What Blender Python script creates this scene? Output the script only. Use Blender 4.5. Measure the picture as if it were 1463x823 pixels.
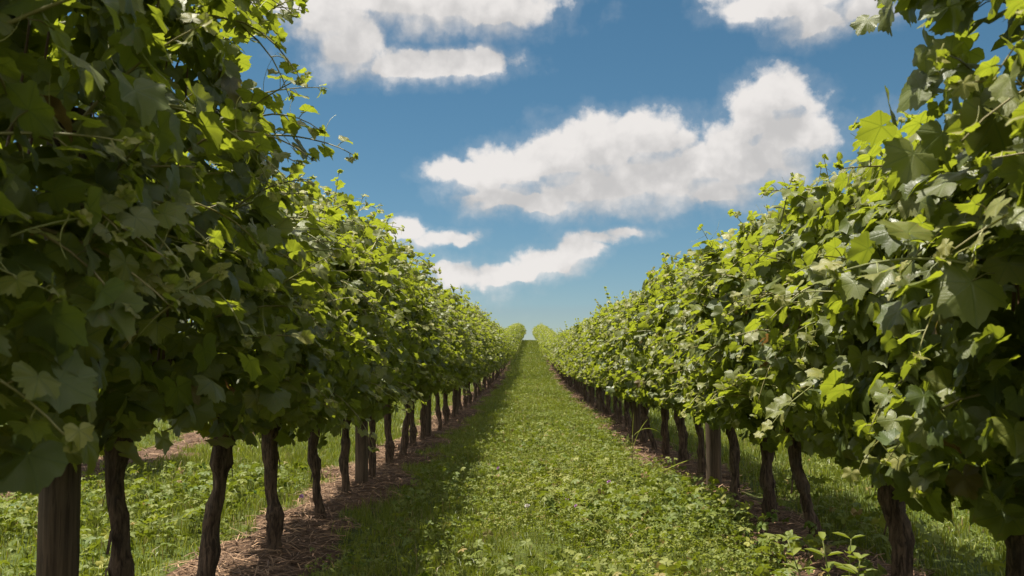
import bpy, math
import numpy as np
from mathutils import Matrix, Vector

PI = math.pi
for o in list(bpy.data.objects):
    bpy.data.objects.remove(o)
SC = bpy.context.scene
COL = SC.collection
R = np.random.default_rng

# ------------------------------------------------------------------ camera
PXW, PXH, FPX = 1463.0, 823.0, 1300.0
cam = bpy.data.cameras.new('camera')
cam_o = bpy.data.objects.new('camera', cam)
COL.objects.link(cam_o)
cam.sensor_width = 36.0
cam.lens = 36.0 * FPX / PXW
cam.clip_start = 0.05
cam.clip_end = 3000
CAM_H = 1.0
cam_o.location = (0, 0, CAM_H)
PITCH, YAW = math.atan(113.5 / FPX), math.atan(23.5 / FPX)
cam_o.rotation_euler = (PI / 2 + PITCH, 0, YAW)
cam.dof.use_dof = True
cam.dof.focus_distance = 6.0
cam.dof.aperture_fstop = 8.0
SC.camera = cam_o
CAM_R = np.array(cam_o.rotation_euler.to_matrix())

# ------------------------------------------------------------------ light
SUN_DIR = Vector((-0.28, 0.10, 1.0)).normalized()
sun = bpy.data.lights.new('sun', 'SUN')
sun.energy = 5.0
sun.angle = math.radians(0.5)
sun.color = (1.0, 0.94, 0.82)
sun_o = bpy.data.objects.new('sun', sun)
sun_o.rotation_euler = SUN_DIR.to_track_quat('Z', 'Y').to_euler()
sun_o.location = (0, 0, 30)
COL.objects.link(sun_o)

world = bpy.data.worlds.new('World')
SC.world = world
world.use_nodes = True
SKY_STRENGTH = 0.05
EXPO = 1.15
SC.view_settings.view_transform = 'Standard'
SC.view_settings.look = 'None'
SC.view_settings.exposure = EXPO
SC.view_settings.gamma = 1.0
SC.view_settings.use_curve_mapping = False
SC.cycles.max_bounces = 10
SC.cycles.diffuse_bounces = 5
SC.cycles.glossy_bounces = 2
SC.cycles.transmission_bounces = 5
SC.cycles.transparent_max_bounces = 4
SC.cycles.caustics_reflective = False
SC.cycles.caustics_refractive = False


def px_dir(px, py):
    d = CAM_R @ np.array([(px - PXW / 2) / FPX, -(py - PXH / 2) / FPX, -1.0])
    return d / np.linalg.norm(d)


class NT:
    """small helper to write node trees"""
    def __init__(self, tree):
        self.t = tree

    def new(self, typ, **kw):
        n = self.t.nodes.new(typ)
        for k, v in kw.items():
            setattr(n, k, v)
        return n

    def put(self, sock, v):
        if isinstance(v, bpy.types.NodeSocket):
            self.t.links.new(v, sock)
        elif v is not None:
            sock.default_value = v

    def math(self, op, a, b=None, c=None, clamp=False):
        n = self.new('ShaderNodeMath', operation=op, use_clamp=clamp)
        for s, v in zip(n.inputs, (a, b, c)):
            self.put(s, v)
        return n.outputs[0]

    def vmath(self, op, a, b=None, scale=None):
        n = self.new('ShaderNodeVectorMath', operation=op)
        self.put(n.inputs[0], a)
        if b is not None:
            self.put(n.inputs[1], b)
        if scale is not None:
            self.put(n.inputs['Scale'], scale)
        return n.outputs['Value'] if op in ('LENGTH', 'DOT_PRODUCT', 'DISTANCE') else n.outputs[0]

    def cells(self, vec, scale):
        n = self.new('ShaderNodeTexVoronoi', feature='SMOOTH_F1', voronoi_dimensions='2D')
        self.put(n.inputs['Vector'], vec)
        n.inputs['Scale'].default_value = scale
        n.inputs['Smoothness'].default_value = 0.35
        return n.outputs['Distance']

    def noise(self, vec, scale, detail=4, rough=0.5, out='Fac', dist=0.0):
        n = self.new('ShaderNodeTexNoise')
        if vec is not None:
            self.put(n.inputs['Vector'], vec)
        n.inputs['Scale'].default_value = scale
        n.inputs['Detail'].default_value = detail
        n.inputs['Roughness'].default_value = rough
        n.inputs['Distortion'].default_value = dist
        return n.outputs[out]

    def mix(self, f, a, b, blend='MIX'):
        n = self.new('ShaderNodeMix', data_type='RGBA', blend_type=blend)
        self.put(n.inputs[0], f)
        self.put(n.inputs[6], a if isinstance(a, bpy.types.NodeSocket) else (*a, 1.0) if len(a) == 3 else a)
        self.put(n.inputs[7], b if isinstance(b, bpy.types.NodeSocket) else (*b, 1.0) if len(b) == 3 else b)
        return n.outputs[2]

    def ramp(self, v, a, b, lo=0.0, hi=1.0, smooth=True):
        n = self.new('ShaderNodeMapRange', interpolation_type='SMOOTHSTEP' if smooth else 'LINEAR')
        self.put(n.inputs[0], v)
        for i, x in enumerate((a, b, lo, hi)):
            self.put(n.inputs[i + 1], x)
        return n.outputs[0]

    def sep(self, v):
        n = self.new('ShaderNodeSeparateXYZ')
        self.put(n.inputs[0], v)
        return n.outputs

    def comb(self, x, y, z):
        n = self.new('ShaderNodeCombineXYZ')
        for s, v in zip(n.inputs, (x, y, z)):
            self.put(s, v)
        return n.outputs[0]


# ------------------------------------------------------------------ sky with cumulus clouds
# each puff: picture position of its centre in the sky, half-sizes, weight
PUFFS = [
    # broken bank high on the left
    (620, 0, 170, 46, 1.0), (480, 28, 70, 55, 1.0), (700, 18, 80, 36, 1.0), (390, 0, 95, 30, 0.9), (495, 66, 55, 46, 1.0),
    (575, 94, 75, 26, 0.95), (660, 90, 85, 25, 0.95), (735, 88, 40, 11, 0.5), (520, 98, 40, 22, 0.7),
    # bank high on the right
    (1130, 5, 100, 26, 1.0), (1165, 28, 55, 30, 1.0), (1235, 12, 55, 26, 0.95), (1040, -4, 60, 16, 0.6), (1200, -20, 120, 30, 1.0),
    # the big cumulus
    (665, 243, 60, 18, 0.95), (735, 240, 72, 32, 1.0), (1035, 205, 46, 40, 0.95), (690, 262, 60, 26, .9), (800, 228, 70, 42, 1.0), (715, 282, 62, 30, 1.0), (865, 212, 80, 52, 1.0),
    (920, 200, 62, 44, 1.0), (900, 258, 160, 48, 1.0), (1005, 236, 85, 42, 1.0), (1080, 178, 44, 52, 1.0), (1112, 140, 40, 40, 1.0),
    (1095, 222, 70, 56, 1.0), (1150, 150, 36, 34, 0.7), (1030, 272, 85, 32, 0.95), (760, 290, 105, 24, 0.9), (1165, 200, 45, 45, .8),
    (1050, 185, 34, 26, 0.8), (1118, 195, 56, 50, 1.0), (1060, 240, 90, 50, 1.0), (860, 265, 130, 45, 1.0), (960, 195, 44, 28, 0.8),
    # small scraps
    (578, 328, 30, 16, 0.95), (645, 339, 44, 13, 0.9), (600, 345, 50, 20, .62), (650, 403, 105, 46, 0.66), (625, 420, 60, 26, 0.6), (700, 400, 60, 22, 0.74),
    # the low trailing cloud
    (822, 355, 38, 24, 1.0), (790, 374, 55, 20, 1.0), (740, 390, 58, 15, 0.95), (885, 330, 55, 11, 0.72), (655, 400, 70, 28, 0.8),
    (690, 412, 60, 18, 0.6), (850, 336, 40, 14, .78), (1265, 165, 30, 20, 0.46), (620, 385, 40, 16, .62), (705, 388, 40, 15, .8),
]


def build_sky():
    nt = world.node_tree
    nt.nodes.clear()
    g = bpy.data.node_groups.new('cloud_density', 'ShaderNodeTree')
    g.interface.new_socket('Vector', in_out='INPUT', socket_type='NodeSocketVector')
    g.interface.new_socket('Density', in_out='OUTPUT', socket_type='NodeSocketFloat')
    G = NT(g)
    gi, go = G.new('NodeGroupInput'), G.new('NodeGroupOutput')
    p = gi.outputs[0]
    best = None
    for (px, py, rx, ry, w) in PUFFS:
        d = px_dir(px, py)
        az, el = math.atan2(d[0], d[1]), math.asin(d[2])
        q = G.vmath('SUBTRACT', p, (az, el, 0))
        q = G.vmath('MULTIPLY', q, (FPX / rx, FPX / ry, 0))
        v = G.math('MULTIPLY_ADD', G.vmath('LENGTH', q), -0.5 * w, w)
        best = v if best is None else G.math('SMOOTH_MAX', best, v, 0.06)
    g.links.new(best, go.inputs[0])

    N = NT(nt)
    dirv = N.new('ShaderNodeTexCoord').outputs['Generated']
    x, y, z = N.sep(dirv)
    az = N.math('ARCTAN2', x, y)
    el = N.math('ARCSINE', z)
    p = N.comb(az, el, 0.0)
    w1 = N.vmath('SUBTRACT', N.noise(p, 14, 3, 0.5, 'Color'), (0.5, 0.5, 0.5))
    w2 = N.vmath('SUBTRACT', N.noise(p, 55, 6, 0.6, 'Color'), (0.5, 0.5, 0.5))
    pw = N.vmath('ADD', p, N.vmath('MULTIPLY', w1, (0.030, 0.020, 0)))
    pw = N.vmath('ADD', pw, N.vmath('MULTIPLY', w2, (0.016, 0.014, 0)))

    def dens(vec):
        n = N.new('ShaderNodeGroup', node_tree=g)
        N.put(n.inputs[0], vec)
        return n.outputs[0]
    d0 = dens(pw)
    # elsewhere in the sky, away from the named clouds: loose cumulus added out of view, spread wider for fill light
    far = N.math('MAXIMUM', N.ramp(N.math('ABSOLUTE', az), 0.62, 0.85), N.ramp(el, 0.48, 0.65))
    loose = N.ramp(N.noise(N.vmath('MULTIPLY', dirv, (1, 1, 1.6)), 2.6, 8, 0.56), 0.42, 0.66, 0.3, 1.0, False)
    d0 = N.math('MAXIMUM', d0, N.math('MULTIPLY', far, loose))
    rag = N.noise(p, 34, 10, 0.66)
    wisp = N.noise(N.vmath('MULTIPLY', p, (1, 1.8, 1)), 9, 6, 0.6)
    b1, b2, b3 = N.cells(pw, 24.0), N.cells(pw, 52.0), N.cells(pw, 115.0)
    lumps = N.math('ADD', N.math('MULTIPLY_ADD', b1, -0.30, 0.115), N.math('ADD', N.math('MULTIPLY_ADD', b2, -0.18, 0.07), N.math('MULTIPLY_ADD', b3, -0.11, 0.042)))
    dd = N.math('ADD', N.math('MULTIPLY_ADD', lumps, 0.60, d0), N.math('MULTIPLY_ADD', rag, 0.44, -0.19))
    dd = N.math('ADD', dd, N.math('MULTIPLY_ADD', wisp, 0.34, -0.17))
    up = dens(N.vmath('ADD', pw, (-0.004, 0.020, 0)))
    under = N.ramp(N.math('SUBTRACT', up, d0), 0.0, 0.16)          # lower side of a cloud: frayed and soft
    holes = N.ramp(N.noise(N.vmath('MULTIPLY', p, (1, 1.5, 1)), 20, 5, 0.55), 0.48, 0.74)
    dd = N.math('SUBTRACT', dd, N.math('MULTIPLY', N.math('MULTIPLY', holes, under), 0.07))
    hi = N.math('MULTIPLY_ADD', under, 0.30, 0.65)
    lo = N.math('MULTIPLY_ADD', under, -0.10, 0.385)
    alpha = N.ramp(dd, lo, hi)
    thin = N.math('MULTIPLY', N.ramp(dd, 0.20, 0.5), 0.12)
    alpha = N.math('MULTIPLY', N.math('MAXIMUM', alpha, thin), 0.97)
    # the cloud's own thickness towards the sun
    up2 = dens(N.vmath('ADD', pw, (-0.006, 0.034, 0)))
    billow = N.math('ADD', N.math('MULTIPLY', N.noise(p, 20, 7, 0.6), 0.9), N.math('SUBTRACT', 0.17, lumps))
    sh = N.math('ADD', N.math('MULTIPLY', up2, 0.85), N.math('SUBTRACT', billow, 0.62))
    shade = N.ramp(sh, 0.20, 0.92)
    k = 1.04 / SKY_STRENGTH / 2 ** EXPO
    lit, dark = (0.83 * k, 0.795 * k, 0.765 * k), (0.565 * k, 0.55 * k, 0.54 * k)
    ccol = N.mix(shade, lit, dark)
    ccol = N.mix(far, ccol, (1.5 * k, 1.46 * k, 1.40 * k))       # unseen clouds overhead and behind, brightened to fill the shade
    sky = N.new('ShaderNodeTexSky', sky_type='NISHITA')
    sky.sun_disc = False
    sky.sun_elevation = math.asin(SUN_DIR.z)
    sky.sun_rotation = math.atan2(SUN_DIR.x, SUN_DIR.y)
    sky.altitude = 200
    sky.air_density = 1.0
    sky.dust_density = 0.0
    sky.ozone_density = 1.5
    hs = N.new('ShaderNodeHueSaturation')
    N.put(hs.inputs['Color'], sky.outputs[0])
    hs.inputs['Hue'].default_value = 0.475
    hs.inputs['Saturation'].default_value = 1.12
    hs.inputs['Value'].default_value = 0.625
    clear = N.mix(1.0, hs.outputs[0], (0.915, 1.0, 1.115), 'MULTIPLY')
    col = N.mix(alpha, clear, ccol)
    bg = N.new('ShaderNodeBackground')
    N.put(bg.inputs['Color'], col)
    bg.inputs['Strength'].default_value = SKY_STRENGTH
    out = N.new('ShaderNodeOutputWorld')
    nt.links.new(bg.outputs[0], out.inputs[0])


build_sky()


# ------------------------------------------------------------------ terrain profile
def slope_int(y):
    """height of the ground along the alley: flat at first, rising to a crest about 115 m away"""
    y = np.asarray(y, float)
    m, a, b, b2, c = 0.058, 6.0, 70.0, 105.0, 130.0
    z = np.zeros_like(y)
    t = np.clip(y - a, 0, b - a)
    z += 0.5 * m / (b - a) * t * t
    z += m * np.clip(y - b, 0, b2 - b)
    u = np.clip(y - b2, 0, c - b2 + 40)
    z += m * u - 0.5 * m / (c - b2) * u * u
    z += np.clip(y - (c + 40), 0, None) * (-m * 40 / (c - b2)) * 0.5
    return z


def vnoise(x, y, s, seed=0):
    x, y = np.asarray(x, float) / s, np.asarray(y, float) / s
    xi, yi = np.floor(x).astype(np.int64), np.floor(y).astype(np.int64)
    fx, fy = x - xi, y - yi
    fx, fy = fx * fx * (3 - 2 * fx), fy * fy * (3 - 2 * fy)

    def h(a, b):
        n = (a * 374761393 + b * 668265263 + seed * 982451653) & 0x7fffffff
        n = ((n ^ (n >> 13)) * 1274126177) & 0x7fffffff
        return ((n ^ (n >> 16)) & 0xffff) / 65535.0
    return (h(xi, yi) * (1 - fx) + h(xi + 1, yi) * fx) * (1 - fy) + (h(xi, yi + 1) * (1 - fx) + h(xi + 1, yi + 1) * fx) * fy


ROW_L, ROW_R, GAP = -1.36, 1.49, 2.85
ROWS = [ROW_L - GAP, ROW_L, ROW_R, ROW_R + GAP]


def strip(x, y):
    """how much of the ground at x, y is the mulched strip under a vine row"""
    x = np.asarray(x, float)
    wob = (vnoise(x, y, 0.6, 3) - 0.5) * 0.42 + (vnoise(x, y, 0.17, 4) - 0.5) * 0.28
    s = np.zeros_like(x)
    for rx in ROWS:
        hw = 0.34 if rx < 0 else 0.25
        d = np.abs(x - rx + (0.06 if rx < 0 else 0)) + wob
        s = np.maximum(s, np.clip((hw - d) / 0.14 + 0.5, 0, 1))
    return s


def ground_z(x, y):
    x, y = np.asarray(x, float), np.asarray(y, float)
    z = slope_int(y)
    near = np.clip(1.5 - np.abs(x) / 12, 0, 1)
    z = z + near * ((vnoise(x, y, 1.3, 1) - 0.5) * 0.06 + (vnoise(x, y, 0.4, 2) - 0.5) * 0.025)
    z = z + 0.045 * strip(x, y)
    return z


# ------------------------------------------------------------------ mesh helpers
class MB:
    def __init__(self):
        self.V, self.T, self.U, self.C, self.n = [], [], [], [], 0

    def add(self, V, T, U=None, C=None):
        V = np.asarray(V, np.float32)
        self.V.append(V)
        self.T.append(np.asarray(T, np.int64) + self.n)
        self.U.append(np.zeros((len(V), 2), np.float32) if U is None else np.asarray(U, np.float32))
        c = np.zeros((len(V), 4), np.float32)
        c[:, 3] = 1
        if C is not None:
            C = np.asarray(C, np.float32)
            c[:, :3] = C[..., :3] if C.ndim == 2 else C[:3]
        self.C.append(c)
        self.n += len(V)

    def tube(self, path, rad, sides=6, C=None, cap=True, bark=None):
        path = np.asarray(path, float)
        n = len(path)
        rad = np.broadcast_to(np.asarray(rad, float), (n,))
        tan = np.gradient(path, axis=0)
        tan /= np.linalg.norm(tan, axis=1)[:, None] + 1e-9
        ref = np.array([1.0, 0.13, 0.07]) if abs(tan[0, 0]) < 0.8 else np.array([0.1, 1.0, 0.05])
        a = ref - tan * (tan @ ref)[:, None]
        a /= np.linalg.norm(a, axis=1)[:, None] + 1e-9
        b = np.cross(tan, a)
        th = np.arange(sides) * 2 * PI / sides
        rr = rad[:, None] * np.ones(sides)[None, :]
        if bark is not None:
            rr = rr * bark(th[None, :], np.arange(n)[:, None] / max(1, n - 1))
        V = path[:, None, :] + rr[..., None] * (np.cos(th)[None, :, None] * a[:, None, :] + np.sin(th)[None, :, None] * b[:, None, :])
        V = V.reshape(-1, 3)
        i = np.arange(n - 1)[:, None] * sides
        j = np.arange(sides)[None, :]
        k = (j + 1) % sides
        q0, q1, q2, q3 = (i + j).ravel(), (i + k).ravel(), (i + sides + k).ravel(), (i + sides + j).ravel()
        T = np.concatenate([np.stack([q0, q1, q2], 1), np.stack([q0, q2, q3], 1)])
        if cap:
            V = np.concatenate([V, path[[-1]]])
            e = (n - 1) * sides
            T = np.concatenate([T, np.stack([e + np.arange(sides), e + (np.arange(sides) + 1) % sides, np.full(sides, n * sides)], 1)])
        self.add(V, T, None, C)

    def build(self, name, mat, parent=None, smooth=True, link=True):
        V, T = np.concatenate(self.V), np.concatenate(self.T)
        me = bpy.data.meshes.new(name)
        me.vertices.add(len(V))
        me.vertices.foreach_set('co', V.ravel())
        me.loops.add(len(T) * 3)
        me.loops.foreach_set('vertex_index', T.ravel().astype(np.int32))
        me.polygons.add(len(T))
        me.polygons.foreach_set('loop_start', np.arange(0, len(T) * 3, 3, dtype=np.int32))
        me.polygons.foreach_set('use_smooth', np.full(len(T), smooth, bool))
        uv = me.uv_layers.new(name='UVMap')
        U = np.concatenate(self.U)[T.ravel()]
        uv.data.foreach_set('uv', U.ravel().astype(np.float32))
        at = me.attributes.new('tone', 'FLOAT_COLOR', 'POINT')
        at.data.foreach_set('color', np.concatenate(self.C).ravel())
        me.update(calc_edges=True)
        me.materials.append(mat)
        o = bpy.data.objects.new(name, me)
        if parent is not None:
            o.parent = parent
        if link:
            COL.objects.link(o)
        return o


def tag(o, label=None, cat=None, group=None, kind=None):
    for k, v in (('label', label), ('category', cat), ('group', group), ('kind', kind)):
        if v:
            o[k] = v
    return o


def empty(name, loc, rz=0.0):
    o = bpy.data.objects.new(name, None)
    o.location = loc
    o.rotation_euler = (0, 0, rz)
    o.empty_display_size = 0.1
    COL.objects.link(o)
    return o


# ------------------------------------------------------------------ materials
def new_mat(name):
    m = bpy.data.materials.new(name)
    m.use_nodes = True
    m.node_tree.nodes.clear()
    return m, NT(m.node_tree)


def finish(m, N, shader, disp=None):
    out = N.new('ShaderNodeOutputMaterial')
    m.node_tree.links.new(shader, out.inputs['Surface'])
    return m


def principled(N, col, rough, spec=0.5, bump=None, bdist=0.01, bstr=1.0):
    b = N.new('ShaderNodeBsdfPrincipled')
    N.put(b.inputs['Base Color'], col)
    N.put(b.inputs['Roughness'], rough)
    b.inputs['Specular IOR Level'].default_value = spec
    if bump is not None:
        bn = N.new('ShaderNodeBump')
        bn.inputs['Distance'].default_value = bdist
        bn.inputs['Strength'].default_value = bstr
        N.put(bn.inputs['Height'], bump)
        N.put(b.inputs['Normal'], bn.outputs[0])
    return b.outputs[0]


def leaf_material(name, dark, mid, young, dry, trans, tfac=0.4, rough=0.42, spec=0.5, back=(0.11, 0.15, 0.07), veins=True):
    m, N = new_mat(name)
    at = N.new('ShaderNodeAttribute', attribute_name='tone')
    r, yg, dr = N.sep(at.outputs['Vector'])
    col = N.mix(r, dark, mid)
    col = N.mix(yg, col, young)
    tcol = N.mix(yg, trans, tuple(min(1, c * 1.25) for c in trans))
    tcol = N.mix(r, N.mix(0.4, tcol, dark), tcol)
    rg = rough
    bump = None
    if veins:
        uv = N.new('ShaderNodeUVMap').outputs[0]
        u, v, _ = N.sep(uv)
        ang = N.math('ARCTAN2', u, v)                      # 0 along the midrib
        step = math.radians(52)
        near = N.math('ABSOLUTE', N.math('SUBTRACT', ang, N.math('MULTIPLY', N.math('ROUND', N.math('DIVIDE', ang, step)), step)))
        rad = N.vmath('LENGTH', uv)
        dist = N.math('MULTIPLY', near, rad)
        vein = N.ramp(dist, 0.010, 0.035, 1.0, 0.0)
        side = N.math('SUBTRACT', N.math('MULTIPLY', rad, 9.0), N.math('MULTIPLY', near, 6.0))
        fine = N.ramp(N.math('ABSOLUTE', N.math('SUBTRACT', N.math('FRACT', side), 0.5)), 0.0, 0.10, 0.45, 0.0)
        vein = N.math('MAXIMUM', vein, fine)
        col = N.mix(N.math('MULTIPLY', vein, 0.45), col, (0.13, 0.17, 0.045))
        tcol = N.mix(N.math('MULTIPLY', vein, 0.55), tcol, (0.10, 0.14, 0.01))
        blot = N.noise(N.vmath('ADD', uv, N.vmath('SCALE', at.outputs['Vector'], scale=37.0)), 2.2, 4, 0.6)
        col = N.mix(N.ramp(blot, 0.35, 0.75, 0.0, 0.35), col, mid)
        bump = N.math('ADD', N.math('MULTIPLY', vein, -0.6), N.noise(uv, 11, 2))
    if veins:
        seed = N.vmath('SCALE', at.outputs['Vector'], scale=91.0)
        sp = N.noise(N.vmath('ADD', uv, seed), 6.0, 3, 0.6)
        old = N.ramp(N.noise(seed, 3.0, 0), 0.50, 0.62)
        spot = N.math('MULTIPLY', N.ramp(sp, 0.60, 0.68), old)
        margin = N.math('MULTIPLY', N.ramp(N.math('ADD', rad, N.math('MULTIPLY_ADD', sp, 0.7, -0.35)), 0.86, 0.98), N.math('MULTIPLY', old, 0.7))
        worn = N.math('MAXIMUM', spot, margin)
        col = N.mix(N.math('MULTIPLY', worn, 0.6), col, (0.20, 0.15, 0.04))
        tcol = N.mix(N.math('MULTIPLY', worn, 0.5), tcol, (0.30, 0.22, 0.03))
        rg = N.ramp(N.noise(N.vmath('ADD', uv, seed), 1.6, 3), 0.3, 0.7, rough - 0.06, rough + 0.16)
    geo = N.new('ShaderNodeNewGeometry')
    col = N.mix(N.math('MULTIPLY', geo.outputs['Backfacing'], 0.55), col, back)
    col = N.mix(dr, col, dry)
    tcol = N.mix(dr, tcol, tuple(c * 1.2 for c in dry))
    sh = principled(N, col, rg, spec, bump, 0.003, 0.3)
    tr = N.new('ShaderNodeBsdfTranslucent')
    N.put(tr.inputs['Color'], tcol)
    mx = N.new('ShaderNodeMixShader')
    mx.inputs[0].default_value = tfac
    m.node_tree.links.new(sh, mx.inputs[1])
    m.node_tree.links.new(tr.outputs[0], mx.inputs[2])
    return finish(m, N, mx.outputs[0])


M_LEAF = leaf_material('vine_leaf', (0.028, 0.048, 0.007), (0.120, 0.145, 0.022), (0.34, 0.31, 0.09), (0.13, 0.055, 0.02),
                       (0.32, 0.37, 0.022), 0.45, 0.42, 0.45)
M_GRASS = leaf_material('grass_blade', (0.058, 0.092, 0.009), (0.195, 0.215, 0.022), (0.30, 0.28, 0.07), (0.26, 0.19, 0.09),
                        (0.28, 0.32, 0.018), 0.30, 0.42, 0.3, (0.09, 0.12, 0.02), False)
M_HERB = leaf_material('clover_leaf', (0.040, 0.085, 0.010), (0.205, 0.210, 0.022), (0.38, 0.34, 0.09), (0.26, 0.17, 0.07),
                       (0.26, 0.31, 0.02), 0.27, 0.55, 0.2, (0.11, 0.14, 0.035), False)


def stem_material():
    m, N = new_mat('green_shoot')
    at = N.new('ShaderNodeAttribute', attribute_name='tone')
    r, g, b = N.sep(at.outputs['Vector'])
    col = N.mix(g, N.mix(r, (0.10, 0.13, 0.03), (0.17, 0.11, 0.05)), (0.30, 0.30, 0.09))
    col = N.mix(b, col, (0.10, 0.055, 0.03))
    return finish(m, N, principled(N, col, 0.5, 0.4))


def bark_material():
    m, N = new_mat('vine_bark')
    tc = N.new('ShaderNodeTexCoord').outputs['Object']
    st = N.vmath('MULTIPLY', tc, (1, 1, 0.16))
    n1 = N.noise(st, 70, 7, 0.65, dist=0.6)
    n2 = N.noise(tc, 9, 4, 0.6)
    col = N.mix(N.ramp(n1, 0.35, 0.68), (0.027, 0.018, 0.012), (0.13, 0.088, 0.058))
    col = N.mix(N.ramp(n2, 0.5, 0.8, 0, 0.5), col, (0.10, 0.085, 0.07))
    return finish(m, N, principled(N, col, 0.9, 0.2, n1, 0.02, 1.0))


def wood_material():
    m, N = new_mat('weathered_post_wood')
    tc = N.new('ShaderNodeTexCoord').outputs['Object']
    st = N.vmath('MULTIPLY', tc, (1, 1, 0.05))
    n1 = N.noise(st, 60, 6, 0.6)
    n2 = N.noise(tc, 4, 3)
    col = N.mix(N.ramp(n1, 0.3, 0.7), (0.036, 0.025, 0.016), (0.105, 0.074, 0.049))
    col = N.mix(N.ramp(n2, 0.4, 0.7, 0, 0.5), col, (0.085, 0.068, 0.05))
    crack = N.ramp(N.noise(st, 130, 2), 0.60, 0.66)
    col = N.mix(N.math('MULTIPLY', crack, 0.7), col, (0.03, 0.022, 0.015))
    return finish(m, N, principled(N, col, 0.85, 0.2, n1, 0.008, 0.8))


def straw_material():
    m, N = new_mat('straw')
    at = N.new('ShaderNodeAttribute', attribute_name='tone')
    r, g, b = N.sep(at.outputs['Vector'])
    col = N.mix(r, (0.095, 0.050, 0.027), (0.33, 0.205, 0.115))
    col = N.mix(g, col, (0.065, 0.038, 0.024))
    return finish(m, N, principled(N, col, 0.75, 0.3))


def ground_material():
    m, N = new_mat('vineyard_ground')
    at = N.new('ShaderNodeAttribute', attribute_name='tone')
    s, g, _ = N.sep(at.outputs['Vector'])
    tc = N.new('ShaderNodeTexCoord').outputs['Object']
    n1 = N.noise(tc, 3.0, 8, 0.6)
    n2 = N.noise(tc, 24, 6, 0.65)
    n3 = N.noise(tc, 0.5, 4, 0.5)
    grass = N.mix(N.ramp(n2, 0.3, 0.7), (0.028, 0.034, 0.010), (0.085, 0.105, 0.018))
    grass = N.mix(N.ramp(n1, 0.5, 0.8, 0, 0.6), grass, (0.10, 0.12, 0.03))
    grass = N.mix(N.ramp(n3, 0.45, 0.75, 0, 0.4), grass, (0.055, 0.10, 0.018))
    soil = N.mix(N.ramp(n2, 0.3, 0.7), (0.042, 0.024, 0.015), (0.13, 0.078, 0.046))
    soil = N.mix(N.ramp(n1, 0.55, 0.8, 0, 0.6), soil, (0.18, 0.11, 0.065))
    edge = N.ramp(N.math('ADD', s, N.math('MULTIPLY_ADD', n2, 0.8, -0.4)), 0.35, 0.65)
    col = N.mix(edge, grass, soil)
    h = N.math('ADD', n2, N.math('MULTIPLY', n1, 0.6))
    return finish(m, N, principled(N, col, 0.95, 0.15, h, 0.03, 0.8))


M_STEM, M_BARK, M_WOOD, M_STRAW, M_GROUND = stem_material(), bark_material(), wood_material(), straw_material(), ground_material()


# ------------------------------------------------------------------ ground sheet
def build_ground():
    xs = np.concatenate([[-300, -150, -80, -40, -22, -14], np.arange(-9, -6, 0.4), np.arange(-6, 6.01, 0.09), np.arange(6.4, 9.1, 0.4), [14, 22, 40, 80, 150, 300]])
    ys = np.concatenate([[-150, -60, -20, -8, -3], np.arange(-1, 16, 0.12), np.arange(16, 40, 0.35), np.arange(40, 215, 1.5), [230, 260, 300, 360, 450]])
    X, Y = np.meshgrid(xs, ys)
    Z = ground_z(X, Y)
    V = np.stack([X, Y, Z], -1).reshape(-1, 3)
    nx, ny = len(xs), len(ys)
    i = (np.arange(ny - 1)[:, None] * nx + np.arange(nx - 1)[None, :]).ravel()
    T = np.concatenate([np.stack([i, i + 1, i + nx + 1], 1), np.stack([i, i + nx + 1, i + nx], 1)])
    s = strip(X, Y).ravel()
    C = np.stack([s, np.zeros_like(s), np.zeros_like(s)], 1)
    mb = MB()
    mb.add(V, T, None, C)
    o = mb.build('ground', M_GROUND)
    tag(o, 'grassy vineyard ground rising to a hill crest between the rows', kind='structure')


build_ground()


# ------------------------------------------------------------------ leaves
HALF = [(0, 1.0), (6, .89), (11, .92), (16, .82), (21, .84), (28, .72), (35, .82), (41, .80), (47, .90), (53, .95), (59, .84), (65, .86), (71, .75), (78, .70),
        (85, .76), (92, .74), (99, .80), (107, .82), (114, .72), (122, .73), (131, .64), (140, .63), (149, .52), (158, .44), (168, .24)]
HALF_LOW = [(0, 1.0), (14, .86), (28, .73), (52, .95), (77, .71), (107, .82), (135, .64), (158, .42)]
HALF_FAR = [(0, 1.0), (52, .92), (107, .76), (150, .46)]


def leaf_templates(half, ring, n, seed):
    out = []
    rng = R(seed)
    for k in range(n):
        ang = [a for a, _ in half] + [-a for a, _ in half[:0:-1]]
        rad = [r for _, r in half] + [r for _, r in half[:0:-1]]
        order = np.argsort(ang)
        ang = np.radians(np.array(ang, float)[order])
        rad = np.array(rad)[order] * (1 + rng.normal(0, 0.035, len(ang)))
        ang = ang * (1 + rng.normal(0, 0.012))
        P = np.stack([np.sin(ang) * rad, np.cos(ang) * rad], 1)
        m = len(P)
        pts = [np.zeros((1, 2))]
        T = []
        if ring:
            pts += [P * 0.52, P]
            for i in range(m - 1):
                a, b, c, d = 1 + i, 2 + i, 1 + m + i, 2 + m + i
                T += [(0, b, a), (a, b, d), (a, d, c)]
        else:
            pts += [P]
            for i in range(m - 1):
                T.append((0, 2 + i, 1 + i))
        Q = np.concatenate(pts)
        x, y = Q[:, 0], Q[:, 1]
        fold, droop, wave = rng.uniform(-0.38, 0.62), rng.uniform(0.05, 0.50), rng.uniform(0.06, 0.15)
        rr = np.hypot(x, y)
        th = np.arctan2(x, y)
        z = fold * np.abs(x) * 0.7 - droop * np.clip(y, -0.3, 2) ** 2 * 0.7 - 0.10 * rr ** 2
        z += wave * rr * np.sin(th * rng.integers(4, 7) + rng.uniform(0, 6)) * rr
        z += rng.uniform(-0.2, 0.2) * x * y
        out.append((np.stack([x, y, z], 1), np.array(T), Q.copy()))
    return out


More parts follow.
